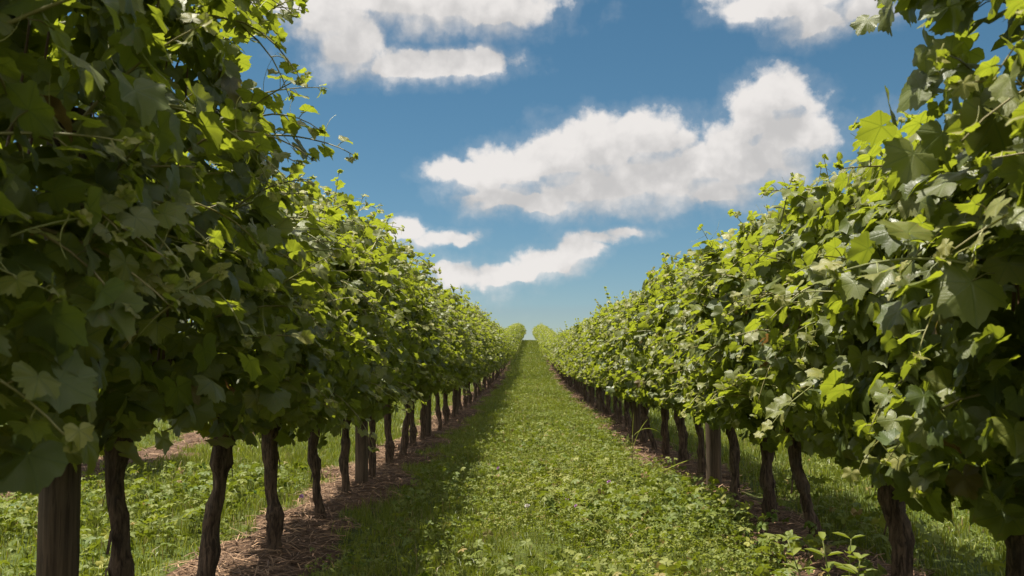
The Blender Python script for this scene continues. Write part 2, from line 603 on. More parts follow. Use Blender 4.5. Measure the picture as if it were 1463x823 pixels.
LEAF_HI = leaf_templates(HALF, True, 10, 11)
LEAF_LO = leaf_templates(HALF_LOW, False, 8, 12)
LEAF_FAR = leaf_templates(HALF_FAR, False, 6, 13)


def unit(v):
    return v / (np.linalg.norm(v, axis=-1, keepdims=True) + 1e-9)


def place(mb, tmpl, P, Nn, D, S, C, rng):
    """leaves at P facing Nn with their tips towards D"""
    P, Nn, D, S, C = (np.asarray(a, float) for a in (P, Nn, D, S, C))
    z = unit(Nn)
    y = unit(D - z * np.sum(D * z, 1, keepdims=True))
    x = np.cross(y, z)
    which = rng.integers(0, len(tmpl), len(P))
    for k, (TV, TT, TU) in enumerate(tmpl):
        I = np.nonzero(which == k)[0]
        if not len(I):
            continue
        n, v = len(I), len(TV)
        asp = rng.uniform(0.88, 1.1, n)
        V = P[I, None, :] + S[I, None, None] * (TV[None, :, 0, None] * asp[:, None, None] * x[I, None, :] + TV[None, :, 1, None] * y[I, None, :]
                                                 + TV[None, :, 2, None] * z[I, None, :])
        T = TT[None] + (np.arange(n) * v)[:, None, None]
        U = np.broadcast_to(TU[None], (n, v, 2)).reshape(-1, 2)
        CC = np.repeat(C[I], v, 0)
        mb.add(V.reshape(-1, 3), T.reshape(-1, 3), U, CC)


def shoot_path(start, d, length, n, rng, bend=(0, 0, 0), wig=0.12):
    p = np.array(start, float)
    d = np.array(d, float)
    d /= np.linalg.norm(d)
    st = length / (n - 1)
    out = [p.copy()]
    for i in range(n - 1):
        d = d + np.array(bend) * st + rng.normal(0, wig, 3) * st / 0.08 * 0.5
        d /= np.linalg.norm(d)
        p = p + d * st
        out.append(p.copy())
    return np.array(out)


def dress_shoot(path, rng, leaves, stems, s0, s1, step=0.06, out_dir=(0, 0, 1), young0=0.0, detail=True, r0=0.0045):
    """leaves, petioles and tendrils along one shoot"""
    seg = np.linalg.norm(np.diff(path, axis=0), axis=1)
    L = np.concatenate([[0], np.cumsum(seg)])
    tot = L[-1]
    n = max(3, int(tot / step))
    ph = rng.uniform(0, 2 * PI)
    out_dir = np.array(out_dir, float)
    for i in range(n):
        f = (i + 0.6) / n
        pos = np.array([np.interp(f * tot, L, path[:, k]) for k in range(3)])
        j = min(len(path) - 2, int(np.searchsorted(L, f * tot)) - 1)
        tan = unit(path[j + 1] - path[j])
        side = unit(np.cross(tan, np.array([math.cos(ph), math.sin(ph), 0.35]))) * (1 if i % 2 else -1)
        size = (s0 + (s1 - s0) * f ** 1.6) * rng.uniform(0.8, 1.15)
        pd = unit(side * 0.9 + tan * 0.35 + out_dir * 0.45 + rng.normal(0, 0.25, 3))
        pl = size * rng.uniform(0.5, 0.95)
        base = pos + pd * pl
        y = np.clip(young0 + (1 - young0) * max(0, (f - 0.45) / 0.55) ** 1.5 + rng.normal(0, 0.06), 0, 1)
        nn = unit(out_dir * 0.5 + np.array([0, 0, 0.55]) + rng.normal(0, 0.40, 3))
        td = pd * 0.8 + np.array([0, 0, -0.55]) + rng.normal(0, 0.3, 3)
        leaves.append((base, nn, td, size, (np.clip(rng.beta(2, 2) * .8 + .2, 0, 1), y * 0.85, 0)))
        if detail:
            mid = pos + pd * pl * 0.55 + np.array([0, 0, 0.12]) * pl
            stems.append((np.array([pos, mid, base]), np.array([0.0017, 0.0014, 0.0014]), 4, (rng.uniform(0, .8), y * 0.7, 0)))
            if rng.random() < 0.22:
                c = shoot_path(pos, -pd + np.array([0, 0, 0.6]), rng.uniform(0.06, 0.16), 8, rng, rng.normal(0, 9, 3), 0.3)
                stems.append((c, np.linspace(0.0013, 0.0006, 8), 3, (0.2, 0.8, 0)))
    rad = np.linspace(r0, 0.0014, len(path))
    g = np.clip(young0 + 0.3, 0, 1)
    stems.append((path, rad, 5, (rng.uniform(0.1, 0.9), g * 0.7, 0)))
    for k in range(3):   # the furled tip
        leaves.append((path[-1] + rng.normal(0, 0.006, 3), unit(rng.normal(0, 1, 3) + np.array([0, 0, 0.6])), unit(path[-1] - path[-2]) + rng.normal(0, .4, 3),
                       s1 * rng.uniform(0.5, 0.9), (0.8, 0.95, 0)))


def make_foliage(seed, H, zb, wa, wb, lod, side, tips=(7, 7), nshell=620, extra=(), thin=0.0, big=1.0, sq=0.62, taper=0.3):
    """one vine's canopy: side = +1 when the alley lies towards +x.  wa / wb: half width on the alley side / the far side"""
    rng = R(seed)
    n = nshell
    yl = rng.uniform(-0.56, 0.56, n)
    per = rng.uniform(0, 1, n)
    phi = per * 2 * PI
    zc, hz = (H + zb) / 2, (H - zb) / 2
    c, s = np.cos(phi), np.sin(phi)
    w = np.where(c * side > 0, wa, wb)
    bot = s < -0.55
    a1, a2, a3 = rng.uniform(0, 6, 3)
    lump = 1 + 0.19 * np.sin(yl * 7 + a1 + 2 * np.sin(phi + a2)) + 0.13 * np.sin(phi * 5 + a3 + yl * 5) + 0.08 * np.sin(yl * 17 + phi * 9)
    lump = np.clip(lump, 0.6, 1.20)
    depth = 1 - np.abs(rng.normal(0, 0.25, n))
    px = np.sign(c) * np.abs(c) ** sq * w * lump * depth
    pz = zc + np.sign(s) * np.abs(s) ** 0.80 * hz * (1 + (lump - 1) * 0.35) * (0.3 + 0.7 * depth)
    px = px * (1 - taper * np.clip((pz - zb - 0.5) / (H - zb - 0.5), 0, 1))      # narrower towards the top
    P = np.stack([px, yl, pz], 1)
    outw = unit(np.stack([np.sign(c) * np.abs(c) ** 0.8 / 1.0, np.zeros(n), s * 0.45], 1))
    Nn = outw * 0.58 + np.array([0, 0, 0.45]) + rng.normal(0, 0.50, (n, 3))
    D = np.array([0, 0, -0.95]) + outw * 0.35 + rng.normal(0, 0.42, (n, 3))
    S = (0.030 + 0.048 * rng.beta(1.5, 1.5, n)) * big * np.where(pz > zc + hz * 0.75, 0.82, 1.0)
    tone = np.clip(rng.beta(1.6, 2.0, n), 0, 1)
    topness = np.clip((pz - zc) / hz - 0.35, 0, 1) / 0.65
    yg = np.clip(rng.normal(0.03, 0.19, n) + topness * rng.uniform(0, 0.75, n), 0, 0.85)  # young growth, plus a top-lit look put into the upper leaves' colour
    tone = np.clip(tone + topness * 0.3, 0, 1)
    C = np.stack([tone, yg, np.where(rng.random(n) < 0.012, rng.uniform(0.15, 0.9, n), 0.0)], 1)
    keep = rng.random(n) > np.where(bot, 0.45, 0.0) + thin + topness * 0.42
    leaves, stems = [], []
    mb, sb = MB(), MB()
    hi = lod == 0
    tmpl = (LEAF_HI, LEAF_LO, LEAF_FAR)[lod]
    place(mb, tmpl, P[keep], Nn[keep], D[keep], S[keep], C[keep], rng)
    ni = 150 if lod < 2 else 60          # inside the canopy
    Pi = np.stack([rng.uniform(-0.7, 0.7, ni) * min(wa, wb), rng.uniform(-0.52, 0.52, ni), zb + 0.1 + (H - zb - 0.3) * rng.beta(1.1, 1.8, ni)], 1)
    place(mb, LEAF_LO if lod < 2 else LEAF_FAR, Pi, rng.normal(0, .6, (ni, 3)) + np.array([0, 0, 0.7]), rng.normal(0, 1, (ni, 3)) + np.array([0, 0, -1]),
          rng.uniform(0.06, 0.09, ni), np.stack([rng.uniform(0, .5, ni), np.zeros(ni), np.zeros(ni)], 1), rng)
    # shoots that stand out of the top
    for k in range(tips[0]):
        st = np.array([rng.normal(0, 0.16) + side * (wa - wb) * 0.3, rng.uniform(-0.5, 0.5), H - rng.uniform(0.30, 0.55)])
        d = np.array([rng.normal(0, 0.35), rng.normal(0, 0.35), 1.0])
        L = rng.uniform(0.28, 0.52) * (1.35 if k == 0 else 1)
        path = shoot_path(st, d, L, 8, rng, (0, 0, rng.uniform(-1.2, 0.8)))
        dress_shoot(path, rng, leaves, stems, 0.068, 0.024, 0.042, (rng.normal(0, .3), rng.normal(0, .3), 0.7), 0.18, lod < 2)
    # shoots that lean out of the sides
    for k in range(tips[1] * 2):
        sg = side if k % 3 else -side
        ww = wa if sg == side else wb
        t = rng.uniform(-0.7, 0.85)
        st = np.array([sg * ww * 0.72 * (1 - 0.3 * abs(t)), rng.uniform(-0.5, 0.5), zc + t * hz])
        d = np.array([sg * rng.uniform(0.5, 1.0), rng.normal(0, 0.5), rng.uniform(-0.25, 0.8)])
        path = shoot_path(st, d, rng.uniform(0.22, 0.50), 8, rng, (0, 0, -rng.uniform(1.0, 4.5)))
        dress_shoot(path, rng, leaves, stems, 0.072, 0.024, 0.054, (sg * 0.7, rng.normal(0, .3), 0.45), 0.10, lod < 2)
    # named shoots of this very vine: start, direction, length, bend, first and last leaf size
    for (st, d, L, bend, s0, s1, yg0) in extra:
        path = shoot_path(st, d, L, 12, rng, bend, 0.06)
        dress_shoot(path, rng, leaves, stems, s0, s1, 0.062, (side * 0.5, -0.4, 0.5), yg0, True, 0.005)
    place(mb, tmpl, *[np.array(v, float) for v in zip(*leaves)], rng)
    for (pa, ra, sd, cc) in stems:
        sb.tube(pa, ra, sd, cc, cap=False)
    # brown canes inside
    for k in range(9 if lod < 2 else 0):
        y0 = rng.uniform(-0.5, 0.5)
        pth = shoot_path((rng.normal(0, 0.03), y0, zb + 0.12), (rng.normal(0, 0.10), rng.normal(0, 0.12), 1), (H - zb) * 0.72, 9, rng, (0, 0, 0.5), 0.035)
        sb.tube(pth, np.linspace(0.0055, 0.003, 9), 5, (0.6, 0, 0.9))
    return mb, sb


def trunk_mesh(seed, top, lean, r, bow, flare=1.25, arms=True, rings=26, sides=14):
    """gnarled trunk from the ground to the cordon; lean = (dx, dy) of its head, bow bends its lower half"""
    rng = R(seed)
    mb = MB()
    t = np.linspace(0, 1, rings)
    z = -0.12 + t * (top + 0.12)
    x = lean[0] * t + bow[0] * np.sin(PI * np.clip(t * 1.15, 0, 1)) + 0.011 * np.sin(t * 7 + rng.uniform(0, 6)) + 0.006 * np.sin(t * 21 + rng.uniform(0, 6))
    y = lean[1] * t + bow[1] * np.sin(PI * np.clip(t * 1.15, 0, 1)) + 0.010 * np.sin(t * 8 + rng.uniform(0, 6))
    rad = r * (0.78 + 0.42 * np.exp(-((t - 0.10) / 0.10) ** 2) * (flare - 1) * 2 + 0.55 * np.exp(-((t - 1) / 0.16) ** 2))
    rad *= 1 + 0.10 * np.sin(t * 13 + rng.uniform(0, 6)) + 0.06 * np.sin(t * 29 + rng.uniform(0, 6)) + rng.normal(0, 0.035, rings)
    for kn in range(3):      # old pruning scars
        rad *= 1 + 0.18 * np.exp(-((t - rng.uniform(0.25, 0.95)) / 0.035) ** 2)
    k1, k2, k3 = rng.uniform(0, 6, 3)
    noise = rng.normal(0, 0.055, (rings, sides))

    def bark(th, tt):
        return 1 + 0.11 * np.sin(3 * th + k1 + 4 * tt) + 0.09 * np.sin(5 * th + k2 - 5 * tt) + 0.05 * np.sin(8 * th + k3 + 11 * tt) + noise
    mb.tube(np.stack([x, y, z], 1), rad, sides, bark=bark)
    head = np.array([x[-1], y[-1], z[-1]])
    if arms:
        for sg in (-1, 1):
            n = 9
            u = np.linspace(0, 1, n)
            path = head + np.stack([rng.normal(0, 0.006, n) * u - head[0] * u * 0.8, sg * 0.50 * u, 0.03 + 0.10 * np.sin(u * PI / 2) + rng.normal(0, .007, n)], 1)
            path[0] = head - np.array([0, 0, 0.05])
            mb.tube(path, np.linspace(r * 0.72, r * 0.34, n) * (1 + rng.normal(0, .08, n)), 8)
    # flakes of loose bark
    for k in range(10):
        q = rng.integers(3, rings - 4)
        a = rng.uniform(0, 2 * PI)
        rr = rad[q] * 1.08
        c0 = np.array([x[q] + rr * math.cos(a), y[q] + rr * math.sin(a), z[q]])
        u = np.array([-math.sin(a), math.cos(a), 0]) * rng.uniform(0.004, 0.009)
        ln = rng.uniform(0.04, 0.10)
        o = np.array([math.cos(a), math.sin(a), 0]) * rng.uniform(0.003, 0.014)
        V = np.array([c0 - u, c0 + u, c0 + u * 0.7 + o - np.array([0, 0, ln]), c0 - u * 0.7 + o * 1.3 - np.array([0, 0, ln])])
        mb.add(V, [(0, 1, 2), (0, 2, 3)])
    return mb


# ------------------------------------------------------------------ the vine rows
ORD = ['first', 'second', 'third', 'fourth', 'fifth', 'sixth', 'seventh', 'eighth', 'ninth', 'tenth', 'eleventh', 'twelfth']

# (distance along the row, x of trunk base, x of trunk head, bow of the trunk, trunk radius, label)
LEFT = [
    (1.05, -1.36, -1.36, 0.0, 0.042, 'nearest vine of the left row, huge dark leaves filling the corner beside the viewer'),
    (2.03, -1.36, -1.37, 0.0, 0.042, 'tall vine with a drooping shoot of large leaves before the nearest left post'),
    (3.00, -1.30, -1.37, 0.012, 0.038, 'vine with a slim leaning trunk beside the nearest left post, its cane arching skyward'),
    (3.98, -1.39, -1.34, 0.0, 0.043, 'vine with a thick dark trunk widening at its head, brown straw at its right'),
    (4.96, -1.365, -1.39, 0.0, 0.044, 'vine with a straight stout trunk in the middle of the straw on the left'),
    (5.92, -1.31, -1.39, -0.032, 0.036, 'left row vine whose trunk curves out like a hook at its foot'),
    (6.90, -1.364, -1.396, 0.0, 0.037, 'left row vine with a short upright trunk, just before the second left post'),
    (7.95, -1.35, -1.36, 0.0, 0.036, 'left row vine whose dark trunk touches the second left post from behind'),
]
RIGHT = [
    (0.90, 1.50, 1.50, 0.0, 0.045, 'nearest vine of the right row, its big soft leaves towering beside the viewer'),
    (1.87, 1.50, 1.50, 0.0, 0.045, 'right row vine with large pale leaves hanging almost to the ground at the near corner'),
    (2.83, 1.49, 1.50, 0.0, 0.050, 'right row vine with a broad dark stump of a trunk at the near bottom corner'),
    (3.75, 1.51, 1.46, 0.0, 0.050, 'right row vine with a thick dark trunk standing beside the leafy weed'),
    (4.96, 1.575, 1.40, -0.02, 0.036, 'right row vine with a thin trunk slanting outwards towards its foot'),
    (5.80, 1.525, 1.47, 0.0, 0.046, 'right row vine with a stout trunk behind the low yellow sucker leaves'),
    (6.60, 1.47, 1.45, 0.0, 0.038, 'right row vine with a trunk half hidden by leaves, just before the grey cracked post'),
    (7.98, 1.50, 1.46, 0.0, 0.036, 'right row vine with a flaking sunlit trunk just behind the grey cracked post'),
]
POSTS_L = [2.72, 7.62, 12.55, 17.5]
POSTS_R = [7.30, 12.4, 18.6]
STEP = 0.985


def vine_root(x, y, rz=0.0, sc=1.0):
    e = empty('grape_vine', (x, y, float(ground_z(x, y))), rz)
    e.scale = (1.0, 1.0, sc)
    return e


def share(src, name, parent, loc=(0, 0, 0), rz=0.0):
    c = src.copy()
    c.name = name
    c.parent = parent
    c.location = loc
    c.rotation_euler = (0, 0, rz)
    COL.objects.link(c)
    return c


def build_row(table, rowx, side, posts, which, heights, zbs, was, extras):
    vines, pool = [], []
    for i, (yy, xb, xt, bow, r, label) in enumerate(table):
        e = vine_root(rowx, yy)
        tag(e, label, 'grape vine', f'vines of the {which} row')
        mb, sb = make_foliage(100 * (1 + (side < 0)) + i, heights[i], zbs[i], was[i], 0.33 if side > 0 else 0.50, 0, side, (16, 21 if i < 3 and side > 0 else 14), 1250 if i > 2 else (1650 if side > 0 else 2000), extras.get(i, ()), -0.45 if side < 0 and i < 2 else 0.0, 1.0 if i > 2 else 1.12, 0.62 if i > 2 or side > 0 or i > 1 else 0.45, (0.62 if i < 3 else 0.48) if side > 0 else (-0.12 if i < 2 else 0.3))
        f = mb.build('foliage', M_LEAF, e)
        s = sb.build('foliage_stem', M_STEM, e)
        t = trunk_mesh(500 + i + (side < 0) * 50, zbs[i] + 0.13, (xt - xb, R(i).normal(0, 0.02)), r, (bow, 0)).build('trunk', M_BARK, e)
        t.location = (xb - rowx, 0, 0)
        pool.append((f, s, t))
    # farther vines share these meshes, turned and stretched
    rng = R(31 + (side < 0))
    far = []
    for k in range(4):
        root_mb, _ = make_foliage(900 + k + (side < 0) * 10, np.mean(heights[4:]), 0.55, np.mean(was[3:]) + 0.24, 0.42, 2, side, (11, 8), 560)
        far.append(root_mb.build('foliage', M_LEAF, None, link=False))
    y = table[-1][0]
    while y < 120:
        y += STEP * rng.uniform(0.95, 1.05)
        npost = sum(p < y for p in posts)
        x = rowx + rng.normal(0, 0.025)
        flip = rng.random() < 0.5
        k = int(rng.integers(3, len(pool)))
        sc = rng.uniform(0.94, 1.06)
        e = vine_root(x, y, 0.0, sc)
        if npost < len(posts):
            nth = sum(1 for v in vines if v[1] == npost)
            extra_n = sum(1 for q in table if sum(p < q[0] for p in posts) == npost)
            lab = f'{ORD[nth + extra_n]} vine uphill of the {ORD[npost - 1]} wooden post of the {which} row'
        else:
            lab = f'distant vine of the {which} row, one of many uphill of its {ORD[len(posts) - 1]} wooden post'
        vines.append((y, npost))
        tag(e, lab, 'grape vine', f'vines of the {which} row')
        rz = PI if flip else 0.0
        if y < 42:
            share(pool[k][0], 'foliage', e, rz=rz)
            if y < 26:
                share(pool[k][1], 'foliage_stem', e, rz=rz)
            share(pool[int(rng.integers(2, len(pool)))][2], 'trunk', e, rz=rng.choice([0.0, 0.3, -0.3, PI]))
        else:
            share(far[int(rng.integers(0, 4))], 'foliage', e, rz=rz)
            if y > 80:
                e.scale = (1.0 + 0.35 * min(1, (y - 80) / 25), 1.0, sc)
            share(pool[int(rng.integers(2, len(pool)))][2], 'trunk', e, rz=rng.choice([0.0, PI]))
    return pool


def px_at(px, py, d):
    """point at distance d along the alley seen at this place of the picture"""
    v = px_dir(px, py)
    return np.array([v[0], v[1], v[2]]) * (d / v[1]) + np.array([0, 0, CAM_H])


def rel(p, i, table, rowx):
    return np.array([p[0] - rowx, p[1] - table[i][0], p[2] - float(ground_z(rowx, table[i][0]))])


EX_L = {
    1: [((0.34, -0.15, 1.35), (0.7, 0.1, -0.2), 0.34, (0, 0, -3.0), 0.085, 0.05, 0.0),
        ((0.25, 0.1, 1.15), (0.9, -0.2, 0.8), 0.38, (0, 0, -1.5), 0.07, 0.03, 0.3),
        ((0.34, -0.25, 0.95), (0.55, -0.1, 1.0), 0.42, (0, 0, -0.6), 0.07, 0.028, 0.35),
        ((0.36, 0.2, 1.0), (0.8, -0.3, 0.7), 0.34, (0, 0, -1.0), 0.08, 0.035, 0.2),
        ((0.32, 0.0, 1.5), (0.8, -0.2, 0.9), 0.40, (0, 0, -1.5), 0.08, 0.03, 0.2)],
    2: [((0.12, 0.30, 2.12), (0.42, 0.75, 0.75), 0.66, (0.3, 0, 0.2), 0.06, 0.028, 0.25),
        ((0.18, 0.40, 1.95), (0.6, 0.6, 0.6), 0.5, (0, 0, -0.8), 0.07, 0.03, 0.2),
        ((0.30, 0.0, 1.0), (0.8, -0.3, 0.5), 0.40, (0, 0, -1.8), 0.08, 0.035, 0.15)],
}
EX_R = {
    1: [((-0.35, -0.1, 1.6), (-0.3, 0.4, 0.9), 0.55, (0, 0, -1.2), 0.09, 0.05, 0.15),
        ((-0.42, 0.1, 1.15), (-0.9, 0.2, 0.5), 0.40, (0, 0, -2.0), 0.090, 0.04, 0.15)],
}
POOL_L = build_row(LEFT, ROW_L, 1, POSTS_L, 'left', [2.6, 2.6, 2.5, 1.86, 1.95, 2.12, 1.95, 1.95], [0.66, 0.72, 0.74, 0.68, 0.60, 0.60, 0.60, 0.60],
                   [0.56, 0.56, 0.50, 0.44, 0.42, 0.38, 0.38, 0.38], EX_L)
POOL_R = build_row(RIGHT, ROW_R, -1, POSTS_R, 'right', [2.7, 2.65, 1.74, 1.88, 1.90, 1.85, 1.80, 1.70], [0.55, 0.56, 0.56, 0.56, 0.55, 0.56, 0.56, 0.56],
                   [0.55, 0.54, 0.43, 0.38, 0.38, 0.38, 0.38, 0.38], EX_R)


def neighbour_row(pool, rowx, y0, n, which, far_side):
    rng = R(77)
    for i in range(n):
        y = y0 + i * STEP
        e = vine_root(rowx + rng.normal(0, 0.02), y)
        tag(e, f'vine of the next row over, glimpsed beyond the {which} row under its leaves', 'grape vine', f'vines of the row beyond the {which} row')
        share(pool[3 + i % 5][0], 'foliage', e, rz=PI * (i % 2))
        share(pool[2 + i % 6][2], 'trunk', e, rz=PI * (i % 2))


neighbour_row(POOL_L, ROWS[0], 8.17, 2, 'left', True)
neighbour_row(POOL_R, ROWS[3], 8.17, 2, 'right', True)


# ------------------------------------------------------------------ wooden posts
def post_mesh(seed, r, h):
    rng = R(seed)
    mb = MB()
    n, sides = 22, 18
    t = np.linspace(0, 1, n)
    k = rng.uniform(0, 6, 3)
    noise = np.repeat(rng.normal(0, 0.02, (1, sides)), n, 0) + rng.normal(0, 0.008, (n, sides))

    def bark(th, tt):
        return 1 + 0.05 * np.sin(2 * th + k[0]) + 0.03 * np.sin(5 * th + k[1]) + noise - 0.16 * np.exp(-((np.sin((th - k[2]) / 2)) / 0.045) ** 2)
    z = -0.25 + t * (h + 0.25)
    rad = np.full(n, r) * (1 + 0.05 * (1 - t))
    rad[-1] *= 0.9
    mb.tube(np.stack([0.006 * np.sin(t * 5), 0.006 * np.cos(t * 4), z], 1), rad, sides, bark=bark)
    return mb


PROTO_POST = []


def posts(ylist, rowx, off, which, labels, r):
    for i, y in enumerate(ylist):
        x = rowx + off
        e = None
        if not PROTO_POST or i < 2:
            e = post_mesh(60 + i + (rowx > 0) * 9, r, 1.75).build('wooden_post', M_WOOD)
            PROTO_POST.append(e)
        else:
            e = PROTO_POST[i % len(PROTO_POST)].copy()
            e.name = 'wooden_post'
            COL.objects.link(e)
        e.location = (x, y, float(ground_z(x, y)))
        e.rotation_euler = (R(i).normal(0, 0.012), R(i + 9).normal(0, 0.012), R(i + 3).uniform(0, 6))
        tag(e, labels[i], 'post', f'wooden trellis posts of the {which} row')


posts(POSTS_L, ROW_L, -0.03, 'left', ['thick brown trellis post at the near left, half covered by hanging leaves'] +
      [f'{ORD[i]} wooden post of the left row, counted from the near end' for i in range(1, 4)], 0.053)
posts(POSTS_R, ROW_R, -0.03, 'right', ['nearest wooden post of the right row, cracked and standing between two vine trunks',
      'second wooden post of the right row, in the shade up the slope from the nearest', 'third wooden post of the right row, a small sunlit stub far up the slope'], 0.056)


# ------------------------------------------------------------------ grass, clover, straw
def scatter(rng, x0, x1, y0, y1, dens):
    n = int((x1 - x0) * (y1 - y0) * dens)
    return rng.uniform(x0, x1, n), rng.uniform(y0, y1, n)


def blades(mb, x, y, h, w, rng, lean=0.5, dry=0.05, bright=0.0):
    n = len(x)
    z = ground_z(x, y) - 0.005
    a = rng.uniform(0, 2 * PI, n)
    b = rng.uniform(0, 2 * PI, n)
    p = np.stack([x, y, z], 1)
    wx = np.stack([np.cos(a), np.sin(a), np.zeros(n)], 1) * (w / 2)[:, None]
    ld = np.stack([np.cos(b), np.sin(b), np.zeros(n)], 1)
    l = (np.abs(rng.normal(0, lean, n)) + 0.08)[:, None]
    up = np.array([0, 0, 1.0])
    hh = h[:, None]
    mid = p + up * hh * 0.55 + ld * hh * l * 0.25
    tip = p + up * hh * (1.0 - 0.25 * np.clip(l, 0, 1.4)) + ld * hh * l * 0.8
    V = np.stack([p - wx, p + wx, mid - wx * 0.8, mid + wx * 0.8, tip], 1).reshape(-1, 3)
    T = (np.array([(0, 1, 3), (0, 3, 2), (2, 3, 4)])[None] + (np.arange(n) * 5)[:, None, None]).reshape(-1, 3)
    patch = vnoise(x, y, 0.9, 21)
    tone = np.clip(rng.normal(0.45, 0.25, n) + (patch - 0.5) * 0.7 + bright, 0, 1)
    C = np.stack([tone, np.clip(rng.normal(0.05, 0.2, n) + bright, 0, 1), (rng.random(n) < dry) * rng.uniform(0.5, 1, n)], 1)
    mb.add(V, T, None, np.repeat(C, 5, 0))


def ovals(mb, P, Nn, D, L, W, C):
    """small pointed leaves"""
    n = len(P)
    z = unit(Nn)
    y = unit(D - z * np.sum(D * z, 1, keepdims=True))
    x = np.cross(y, z)
    TV = np.array([(0, 0, 0), (-.42, .35, .10), (.42, .35, .10), (-.40, .70, .06), (.40, .70, .06), (0, 1, -.10), (0, .5, -.03)])
    TT = np.array([(0, 6, 1), (0, 2, 6), (1, 6, 3), (2, 4, 6), (3, 6, 5), (6, 4, 5)])[:, ::-1]
    V = P[:, None] + TV[None, :, 0, None] * (W[:, None, None] * x[:, None]) + TV[None, :, 1, None] * (L[:, None, None] * y[:, None]) \
        + TV[None, :, 2, None] * (L[:, None, None] * z[:, None])
    T = (TT[None] + (np.arange(n) * 7)[:, None, None]).reshape(-1, 3)
    mb.add(V.reshape(-1, 3), T, None, np.repeat(C, 7, 0))


def clover(mb, x, y, size, h, rng, leaflets=3, tone0=0.5):
    n = len(x)
    z = ground_z(x, y) + h
    c = np.stack([x, y, z], 1)
    nn = np.array([0, 0, 1.0]) + rng.normal(0, 0.72, (n, 3))
    a0 = rng.uniform(0, 2 * PI, n)
    kind = vnoise(x, y, 0.75, 51) * 0.65 + vnoise(x, y, 0.25, 52) * 0.35          # patches of different plants
    pale = np.clip(1.25 - np.abs(x - 0.15) * 1.5, 0, 1) * np.clip(kind * 2 - 0.55, 0, 1)
    tone = np.clip(rng.normal(tone0 + (kind - 0.5) * 0.7, 0.26, n), 0, 1)
    yg = np.clip(rng.normal(0.05, 0.15, n) + pale * rng.uniform(0, 0.75, n), 0, 1)
    dr = (rng.random(n) < (0.03 if leaflets < 4 else 0.01) + 0.06 * pale) * rng.uniform(0.3, 0.9, n)
    for k in range(leaflets):
        a = a0 + k * 2 * PI / leaflets + rng.normal(0, 0.15, n)
        D = np.stack([np.cos(a), np.sin(a), rng.normal(-0.1, 0.2, n)], 1)
        C = np.stack([np.clip(tone + rng.normal(0, .08, n), 0, 1), yg, dr], 1)
        ovals(mb, c + D * (size * 0.06)[:, None], nn + D * 0.2, D, size, size * rng.uniform(0.55, 0.85, n), C)


